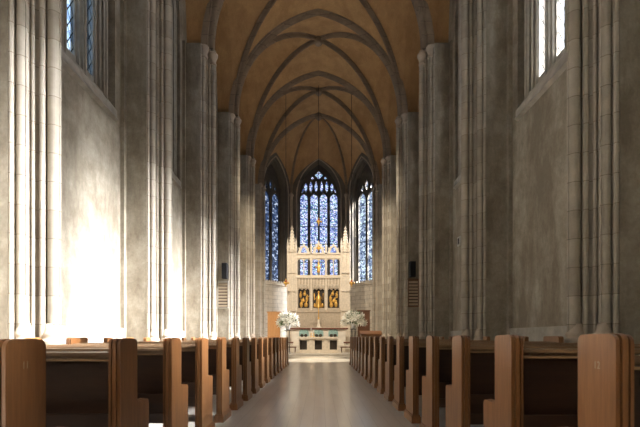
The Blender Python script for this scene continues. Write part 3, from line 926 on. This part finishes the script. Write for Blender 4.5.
# ------------------------------------------------------------------ reredos
def reredos():
    root = empty('carved_reredos', (0, 28.5, .6))
    tag(root, 'tall pale carved stone reredos with pinnacles and gilded panels behind the altar', 'reredos')
    Z = lambda z: z - .6
    # base wall
    b = MB(); b.box(-1.95, 1.95, -.12, .45, 0, Z(2.75)); b.box(-2.0, 2.0, -.17, .47, Z(2.72), Z(2.86)); b.box(-2.0, 2.0, -.17, .47, 0, .22)
    b.build('base_wall', M['beige_stone'], root)
    # pylons
    for s in (-1, 1):
        c = s * 1.76
        b = MB()
        b.box(c - .27, c + .27, -.2, .35, 0, Z(6.75))
        for q in (-.27, .27, 0):
            b.box(c + q - .045, c + q + .045, -.27, -.16, 0, Z(6.95))
        for z in (2.8, 4.1, 5.3, 6.7):
            b.box(c - .31, c + .31, -.29, .38, Z(z), Z(z) + .08)
        b.build('buttress', M['white_stone'], root)
        b = MB()
        b.lathe([(.30, 0), (.31, .08), (.24, .12), (.21, .5), (.13, 1.0), (.05, 1.42), (.12, 1.47), (.04, 1.53), (0.005, 1.68)], 8, (c, 0, Z(6.8)), None, False, PI / 8)
        for kz in range(6):
            z = .25 + kz * .2; rr = .25 - kz * .033
            for a in range(4):
                b.ball((c + math.cos(a * PI / 2 + PI / 4) * rr, math.sin(a * PI / 2 + PI / 4) * rr, Z(6.8) + z), (.065, .065, .075), 6)
        for q in (-.27, .27):
            b.lathe([(.07, 0), (.085, .05), (.05, .3), (.065, .34), (.005, .75)], 6, (c + q, -.2, Z(6.9)), None, False)
            b.lathe([(.06, 0), (.07, .05), (.04, .2), (.005, .62)], 6, (c + q, .25, Z(6.9)), None, False)
        b.build('pinnacle', M['white_stone'], root)
    # panel storey with three framed pictures and the canopy band
    holes = []
    for c in (-.98, 0, .98):
        holes.append([(c - .37, Z(3.02)), (c + .37, Z(3.02)), (c + .37, Z(4.2)), (c + .25, Z(4.3)), (c + .12, Z(4.2)), (c, Z(4.32)), (c - .12, Z(4.2)), (c - .25, Z(4.3)), (c - .37, Z(4.2))])
    b = MB(); b.plate([(-1.5, Z(2.8)), (1.5, Z(2.8)), (1.5, Z(5.02)), (-1.5, Z(5.02))], holes, -.12, .06)
    b.box(-1.5, 1.5, .06, .35, Z(2.8), Z(5.02))
    b.build('panel_storey', M['beige_stone'], root)
    b = MB()
    for c in (-.98, 0, .98):
        for q in (-.31, -.105, .105, .31):
            b.box(c + q - .026, c + q + .026, -.22, -.1, Z(4.34), Z(5.0))
        for q in (-.205, 0, .205):
            b.lathe([(.012, -.16), (.09, 0), (.1, .05)], 8, (c + q, -.12, Z(4.5)), None, False)
    for c in (-1.46, -.49, .49, 1.46):
        b.box(c - .05, c + .05, -.2, -.1, Z(2.86), Z(5.0))
    b.box(-1.52, 1.52, -.22, .37, Z(4.98), Z(5.06))
    b.build('canopy_fins', M['white_stone'], root)
    rnd = random.Random(4)
    for k, c in enumerate((-.98, 0, .98)):
        b = MB(); b.box(c - .38, c + .38, .03, .058, Z(3.0), Z(4.33)); p = b.build('picture_panel', M['panel_dark'], root)
        p['label'] = 'dark panel with gilded relief'
        g = MB()
        if k == 1:
            g.lathe([(.02, .95), (.07, .88), (.08, .8), (.16, .72), (.17, .5), (.22, 0), (.0, 0)][::-1], 10, (c, .0, Z(3.05)))
            g.ball((c, 0, Z(4.06)), (.075, .05, .09), 8)
            for q in (-1, 1):
                g.tube([(c + q * .12, 0, Z(3.75)), (c + q * .28, 0, Z(3.55)), (c + q * .3, 0, Z(4.0))], .035, 6)
                g.ball((c + q * .26, 0, Z(3.2)), (.07, .04, .15), 8)
        else:
            for (dx, z, w, hh) in ((-.17, 3.25, .13, .2), (.14, 3.22, .15, .16), (-.05, 3.5, .16, .12), (.2, 3.62, .11, .2), (-.22, 3.85, .1, .18), (.05, 3.95, .12, .13)):
                dx = dx if k == 0 else -dx
                g.ball((c + dx, 0, Z(z)), (w * .9, .05, hh), 8)
                g.ball((c + dx + .02, -.02, Z(z) + hh + .03), (.055, .045, .065), 8)
                g.tube([(c + dx, -.03, Z(z) + .1), (c + dx + rnd.uniform(-.2, .2), -.04, Z(z) + rnd.uniform(.0, .25))], .03, 5)
        g.build('gilded_figures', M['gold'], p)
    # open storey: mullions, beam and cresting
    b = MB()
    up = [(-1.5, Z(5.04)), (1.5, Z(5.04)), (1.5, Z(6.6)), (-1.5, Z(6.6))]
    hs = []
    for c, w in ((-.98, .42), (0, .42), (.98, .42)):
        hs.append([(c + x, z) for x, z in [(-w, Z(5.2)), (-.03, Z(5.2)), (-.03, Z(6.15)), (-.12, Z(6.25)), (-w + .08, Z(6.25)), (-w, Z(6.15))]])
        hs.append([(c + x, z) for x, z in [(.03, Z(5.2)), (w, Z(5.2)), (w, Z(6.15)), (w - .08, Z(6.25)), (.12, Z(6.25)), (.03, Z(6.15))]])
    b.plate(up, hs, -.05, .1)
    b.box(-1.5, 1.5, -.1, .15, Z(6.3), Z(6.4)); b.box(-1.5, 1.5, -.12, .17, Z(6.56), Z(6.64))
    for c in (-.49, .49):
        b.box(c - .06, c + .06, -.12, .16, Z(5.04), Z(7.0))
        b.lathe([(.08, 0), (.04, .2), (.005, .45)], 6, (c, 0, Z(7.0)), None, False)
    b.build('open_screen', M['white_stone'], root)
    b = MB()
    for c, hh in ((-.98, .62), (0, .78), (.98, .62)):
        fl = [(c - .42, Z(6.62)), (c - .32, Z(6.9)), (c - .36, Z(7.02)), (c - .2, Z(6.62) + hh * .62), (c - .22, Z(6.62) + hh * .8), (c - .08, Z(6.62) + hh * .84), (c, Z(6.62) + hh * 1.15),
              (c + .08, Z(6.62) + hh * .84), (c + .22, Z(6.62) + hh * .8), (c + .2, Z(6.62) + hh * .62), (c + .36, Z(7.02)), (c + .32, Z(6.9)), (c + .42, Z(6.62))]
        inner = [[(c + x * .75, z) for x, z in [(-.3, Z(6.68)), (.3, Z(6.68)), (.16, Z(6.68) + hh * .45), (0, Z(6.68) + hh * .68), (-.16, Z(6.68) + hh * .45)]]]
        b.plate(fl, inner, -.04, .08)
    b.build('cresting', M['white_stone'], root)
    # gilded figure in the middle light and one over it
    g = MB()
    g.lathe([(.0, 0), (.13, 0), (.10, .1), (.13, .32), (.11, .42), (.05, .47), (.085, .54), (.07, .64), (0, .68)], 10, (0, -.14, Z(5.35)))
    for q in (-1, 1): g.tube([(q * .09, -.14, Z(5.75)), (q * .2, -.16, Z(5.66)), (q * .17, -.16, Z(5.9))], .028, 6)
    g.build('gilded_statue', M['gold'], root)
    g = MB(); g.ball((0, -.06, Z(6.95)), (.07, .05, .14), 8); g.ball((0, -.06, Z(7.13)), (.05, .05, .06), 8)
    for q in (-1, 1): g.ball((q * .1, -.05, Z(6.98)), (.05, .03, .1), 6)
    g.build('gilded_finial', M['gold'], root)
reredos()

# ------------------------------------------------------------------ altars
def high_altar():
    root = empty('high_altar', (0, 27.3, .6))
    tag(root, 'long white-fronted high altar with dark red top below the reredos', 'altar')
    b = MB(); b.box(-1.70, 1.70, -.35, .45, 0, .98); b.build('body', M['white_cloth'], root)
    b = MB(); b.rbox(-1.84, 1.84, -.45, .5, .98, 1.07, .02); b.build('altar_top', M['red_wood'], root)
    b = MB(); b.box(-1.80, 1.80, -.4, .5, 1.07, 1.085); b.build('altar_linen', M['white_cloth'], root)
    for c in (-.92, 0, .92):
        b = MB(); b.plate(lancet(c, .30, .55, .78, .16), [], -.39, -.35); p = b.build('frontal_panel', M['teal'], root)
        p['label'] = 'teal arched frontal panel'
        b = MB()
        for q in (-.12, .12): b.ball((c + q, -.395, .60), (.11, .02, .10), 8)
        b.build('dark_motif', M['panel_dark'], p)
high_altar()

def front_altar():
    root = empty('stone_altar', (0, 24.6, .18))
    tag(root, 'low pale stone altar with three dark panels standing at the top of the steps', 'altar')
    b = MB()
    holes = [[(c - .21, .2), (c + .21, .2), (c + .21, .74), (c - .21, .74)] for c in (-.85, 0, .85)]
    b.plate([(-1.1, .08), (1.1, .08), (1.1, .82), (-1.1, .82)], holes, -.32, -.22)
    b.box(-1.1, 1.1, -.22, .35, .08, .82)
    b.box(-1.3, 1.3, -.42, .42, 0, .09)
    for c in (-.43, .43):
        b.box(c - .1, c + .1, -.36, -.3, .09, .82)
    b.build('body', M['white_stone'], root)
    b = MB(); b.rbox(-1.18, 1.18, -.42, .42, .82, .92, .03); b.build('altar_top', M['white_stone'], root)
    for c in (-.85, 0, .85):
        b = MB(); b.box(c - .2, c + .2, -.25, -.222, .205, .735); b.build('dark_panel', M['panel_dark'], root)
front_altar()

root = empty('altar_cross', (0, 27.35, 1.685))
tag(root, 'slender gilded cross with pale conical foot standing on the high altar', 'cross')
b = MB(); b.lathe([(.19, 0), (.19, .04), (.13, .08), (.07, .3), (.05, .5), (.03, .52)], 12); b.build('foot', M['white_stone'], root)
b = MB(); b.tube([(0, 0, .5), (0, 0, 1.75)], .028, 8); b.box(-.24, .24, -.02, .02, 1.36, 1.41); b.ball((0, 0, .62), .06, 8); b.ball((0, 0, 1.78), .05, 8)
b.ball((.25, 0, 1.385), .035, 6); b.ball((-.25, 0, 1.385), .035, 6); b.build('cross_shaft', M['gold'], root)

# candlesticks on the stone altar
def candlestick(x, y, z, label, hh):
    root = empty('candlestick', (x, y, z)); tag(root, label, 'candlestick', 'candlesticks on the stone altar')
    b = MB(); b.lathe([(.07, 0), (.07, .015), (.02, .04), (.03, .1), (.018, .16), (.05, .19), (.05, .2)], 10); b.build('stick', M['gold'], root)
    b = MB(); b.lathe([(.022, .2), (.022, .2 + hh), (.004, .21 + hh)], 8); b.build('candle', M['petal'], root)
candlestick(-.42, 24.6, 1.10, 'pale candle left of centre on the low stone altar', .3)
candlestick(-.26, 24.6, 1.10, 'shorter pale candle beside it, nearer the middle of the stone altar', .2)

# low kneeling benches either side of the stone altar
for s in (-1, 1):
    root = empty('kneeling_bench', (s * 1.62, 24.9, .18))
    tag(root, 'low brown wooden bench on the %s side of the stone altar' % SIDE[s], 'bench', 'low benches beside the altar')
    b = MB(); b.rbox(-.35, .35, -.16, .16, .30, .37, .015); b.build('seat', M['oak_rail'], root)
    for q in (-.28, .28):
        b = MB(); b.box(q - .03, q + .03, -.13, .13, 0, .30); b.build('leg', M['oak_rail'], root)
    # communion rail
    root = empty('altar_rail', (s * 2.35, 25.7, .18))
    tag(root, 'short dark-topped altar rail %s of the altars' % SIDE[s], 'rail', 'altar rails')
    b = MB(); b.rbox(-.85, .85, -.07, .07, .56, .63, .015); b.build('handrail', M['red_wood'], root)
    for q in range(6):
        x = -.78 + q * .312
        b = MB(); b.lathe([(.04, 0), (.04, .06), (.02, .1), (.03, .3), (.02, .48), (.035, .56)], 8, (x, 0, 0)); b.build('baluster', M['white_stone'], root)

# ------------------------------------------------------------------ flower arrangements
def lily(mb, c, d, r, rnd):
    d = Vector(d).normalized()
    q = d.to_track_quat('Z', 'Y').to_matrix().to_4x4()
    Mx = Matrix.Translation(c) @ q
    for k in range(6):
        a = k * PI / 3 + rnd.uniform(-.1, .1)
        ca, sa = math.cos(a), math.sin(a)
        def P(rad, w, z): return (ca * rad * r - sa * w * r, sa * rad * r + ca * w * r, z * r)
        v = [P(.05, 0, -.4), P(.3, -.14, .0), P(.3, .14, .0), P(.75, -.17, .30), P(.75, .17, .30), P(1.15, 0, .34), P(.3, 0, -.06), P(.75, 0, .24)]
        mb.add(v, [(0, 1, 6), (0, 6, 2), (1, 3, 7, 6), (6, 7, 4, 2), (3, 5, 7), (7, 5, 4)], True, Mx)
    mb.lathe([(.03 * r, -.5 * r), (.12 * r, -.1 * r), (.04 * r, .25 * r)], 6, (0, 0, 0), Mx)
def arrangement(x, y, z, rx, rz, seed, label, standlabel, n=34):
    root = empty('flower_arrangement', (x, y, z)); tag(root, label, 'flowers', 'white flower arrangements on stands')
    b = MB(); b.lathe([(.09, 0), (.10, .02), (.13, .12), (.155, .26), (.165, .28), (.15, .285)], 16); b.build('vase', M['ceramic'], root)
    rnd = random.Random(seed)
    fol = MB()
    for k in range(120):
        a = rnd.uniform(0, 2 * PI); e = rnd.uniform(-.15, 1.45); rr = rnd.uniform(.25, .95)
        d = Vector((math.cos(a) * math.cos(e), math.sin(a) * math.cos(e), math.sin(e)))
        base = Vector((0, 0, .28))
        tip = base + Vector((d.x * rx * rr, d.y * rx * rr * .8, max(-.1, d.z) * rz * rr + .05))
        mid = base.lerp(tip, .5) + Vector((0, 0, .06))
        fol.tube([base, mid, tip], .006, 4)
        s = Vector((rnd.uniform(-1, 1), rnd.uniform(-1, 1), rnd.uniform(-.5, .5))).normalized()
        dd = (d + s * .7).normalized()
        side = dd.cross(s).normalized() * .035
        L = rnd.uniform(.12, .24)
        fol.add([tip - dd * L * .3, tip + side, tip + dd * L, tip - side], [(0, 1, 2, 3)], False)
    fo = fol.build('foliage', M['leaf'], root, None, False); fo['kind'] = 'stuff'
    for k in range(n):
        a = rnd.uniform(0, 2 * PI); e = math.asin(rnd.uniform(-.12, 1)); rr = rnd.uniform(.7, 1.02)
        d = Vector((math.cos(a) * math.cos(e), math.sin(a) * math.cos(e), math.sin(e)))
        c = Vector((d.x * rx * rr, d.y * rx * rr * .8, .30 + d.z * rz * rr + .05))
        m = MB(); lily(m, c, (d + Vector((0, -.4, .1))), rnd.uniform(.15, .21), rnd)
        m.build('flower', M['petal'], root, None, False)
    st = empty('plant_stand', (x, y, .18)); tag(st, standlabel, 'stand', 'stands under the flowers')
    h = z - .18
    t = MB(); t.lathe([(.18, -.03), (.19, -.015), (.18, 0)], 18, (0, 0, h)); t.build('stand_top', M['iron'], st)
    for k in range(4):
        a = k * PI / 2 + PI / 4
        t = MB(); t.tube([(math.cos(a) * .13, math.sin(a) * .13, h - .03), (math.cos(a) * .10, math.sin(a) * .10, h * .5), (math.cos(a) * .17, math.sin(a) * .17, 0)], .016, 6); t.build('leg', M['iron'], st)
    t = MB(); t.tube([(math.cos(q * PI / 6) * .11, math.sin(q * PI / 6) * .11, h * .4) for q in range(13)], .009, 5); t.build('stretcher_ring', M['iron'], st)
arrangement(-1.68, 23.6, 1.48, .60, .62, 3, 'white lily arrangement left of the altar in front of the pale wooden screen', 'thin dark stand under the left flower arrangement', 60)
arrangement(1.93, 23.6, 1.55, .66, .66, 8, 'larger white and green flower arrangement right of the altar before dark wood', 'thin dark stand under the right flower arrangement', 66)

# ------------------------------------------------------------------ wooden furniture in the chancel
def screen(x, y, w, h, mat, label):
    root = empty('wooden_screen', (x, y, .18)); tag(root, label, 'screen')
    b = MB(); b.box(-w / 2, w / 2, 0, .05, .05, h); b.build('board', mat, root)
    b = MB()
    b.box(-w / 2 - .04, w / 2 + .04, -.03, .08, h, h + .07)
    for q in (-w / 2, w / 2 - .07, -.035): b.box(q, q + .07, -.02, .05, 0, h)
    b.box(-w / 2, w / 2, -.018, .05, 0, .15)
    b.build('frame', mat, root)
    for q in (-w / 2 + .04, w / 2 - .04):
        b = MB(); b.box(q - .05, q + .05, -.2, .25, 0, .06); b.build('foot', mat, root)
M['orange_wood'] = wood('orange oak', (.50, .25, .09), (.60, .32, .13), .45, .05)
M['brown_wood'] = wood('dark brown wood', (.10, .045, .022), (.15, .07, .035), .45, .05)
screen(-2.76, 26.6, .78, 2.42, M['orange_wood'], 'upright orange wooden panel screen behind the left flowers')
screen(2.78, 26.4, .74, 2.50, M['brown_wood'], 'upright dark brown wooden panel screen behind the right flowers')
root = empty('prayer_desk', (3.0, 24.6, .18))
tag(root, 'brown wooden prayer desk with sloping top right of the right-hand flowers', 'desk')
b = MB()
v = [(-.62, -.25, 1.10), (.62, -.25, 1.10), (.62, .25, 1.28), (-.62, .25, 1.28), (-.62, -.25, 1.06), (.62, -.25, 1.06), (.62, .25, 1.24), (-.62, .25, 1.24)]
b.add(v, [(0, 1, 2, 3), (7, 6, 5, 4), (0, 4, 5, 1), (1, 5, 6, 2), (2, 6, 7, 3), (3, 7, 4, 0)]); b.build('desk_top', M['oak'], root)
b = MB(); b.box(-.55, .55, -.2, -.16, .1, 1.06); b.box(-.55, .55, -.24, -.2, .12, .2); b.box(-.55, .55, -.24, -.2, .92, 1.0); b.build('front_panel', M['oak_rail'], root)
for q in (-.58, .54):
    b = MB(); b.box(q, q + .04, -.2, .2, 0, 1.08); b.build('side_panel', M['oak_rail'], root)
b = MB(); b.box(-.54, .54, -.1, .18, .6, .63); b.build('shelf', M['oak_rail'], root)

# ------------------------------------------------------------------ hanging lamps
def hanging_lamp(x, y, z, top, label, sc=1.0):
    root = empty('hanging_lamp', (x, y, z)); tag(root, label, 'lamp', 'lamps hanging in the chancel')
    b = MB(); b.tube([(0, 0, .28 * sc), (0, 0, top - z)], .016, 5); b.build('chain', M['iron'], root)
    b = MB()
    b.lathe([(.01, -.26), (.035, -.22), (.015, -.18), (.10, -.06), (.15, .02), (.16, .05), (.14, .07)], 12)
    b.lathe([(.05, .22), (.02, .28), (.01, .3)], 8)
    for k in range(3):
        a = k * 2 * PI / 3
        b.tube([(math.cos(a) * .15, math.sin(a) * .15, .05), (math.cos(a) * .07, math.sin(a) * .07, .17), (0, 0, .28)], .008, 4)
        b.lathe([(.001, -.09), (.05, 0), (.001, .09)], 6, (math.cos(a) * .18, math.sin(a) * .18, .02), None, False)
    b.build('gilded_bowl', M['gold'], root)
    b = MB(); b.lathe([(.03, .03), (.06, .07), (.06, .16), (.05, .18)], 10); b.build('lamp_glass', M['red_glass'], root)
    return root
def web_z(u, yy):  # underside of vault over the ridge of the fifth bay
    return SPR + DR - .1
hanging_lamp(-2.1, 27.6, 4.55, 17.14, 'gilded lamp hung on a long chain over the left of the altar')
hanging_lamp(2.12, 27.6, 4.55, 17.14, 'gilded lamp hung on a long chain over the right of the altar')
hanging_lamp(0, 28.05, 8.6, 17.5, 'gilded lamp hung on the middle chain in front of the centre window')

# ------------------------------------------------------------------ loudspeakers and slatted boards on the fourth piers
ypf = PY[6] - .44                   # camera-facing side of the fourth pier
def speaker(x, y, z, w, h, label):
    root = empty('loudspeaker', (x, y, z)); tag(root, label, 'speaker', 'black loudspeakers on the piers')
    b = MB(); b.rbox(-w / 2, w / 2, -.28, -.03, 0, h, .02); b.build('cabinet', M['black'], root)
    b = MB(); b.box(-w / 2 + .02, w / 2 - .02, -.295, -.28, .03, h - .03); b.build('grille', M['grille'], root)
    b = MB(); b.box(-.04, .04, -.04, 0, h * .4, h * .6); b.build('bracket', M['iron'], root)
speaker(-4.48, ypf, 3.90, .25, .74, 'black loudspeaker on the left pier above a slatted board')
speaker(4.53, ypf, 3.98, .28, .74, 'black loudspeaker on the right pier above a slatted board')
def board(x, y, z, w, h, n, label):
    root = empty('slatted_board', (x, y, z)); tag(root, label, 'board', 'slatted boards on the piers')
    b = MB(); b.plate([(-w / 2, 0), (w / 2, 0), (w / 2, h), (-w / 2, h)], [[(-w / 2 + .04, .05), (w / 2 - .04, .05), (w / 2 - .04, h - .05), (-w / 2 + .04, h - .05)]], -.06, -.0)
    b.box(-w / 2 - .02, w / 2 + .02, -.08, 0, h, h + .05)
    b.build('frame', M['oak_rail'] if x > 0 else M['tracery'], root)
    b = MB(); b.box(-w / 2 + .04, w / 2 - .04, -.02, 0, .05, h - .05); b.build('back_board', M['oak_dark'], root)
    b = MB()
    for k in range(n):
        z0 = .05 + (h - .1) * k / n
        b.box(-w / 2 + .04, w / 2 - .04, -.045, -.02, z0 + .025, z0 + (h - .1) / n - .025)
    b.build('slats', M['board'], root)
board(-4.60, ypf, 2.48, .52, 1.28, 8, 'pale slatted board below the loudspeaker on the left pier')
board(4.60, ypf, 2.55, .52, 1.32, 8, 'warm wooden slatted board below the loudspeaker on the right pier')
root = empty('wall_control_box', (WX, 15.0, 4.28))
tag(root, 'small pale control box with dark centre on the right wall', 'control box')
b = MB(); b.rbox(-.05, 0, -.14, .14, 0, .32, .01); b.build('casing', M['plastic'], root)
b = MB(); b.box(-.06, -.05, -.06, .06, .05, .26); b.build('dark_face', M['black'], root)
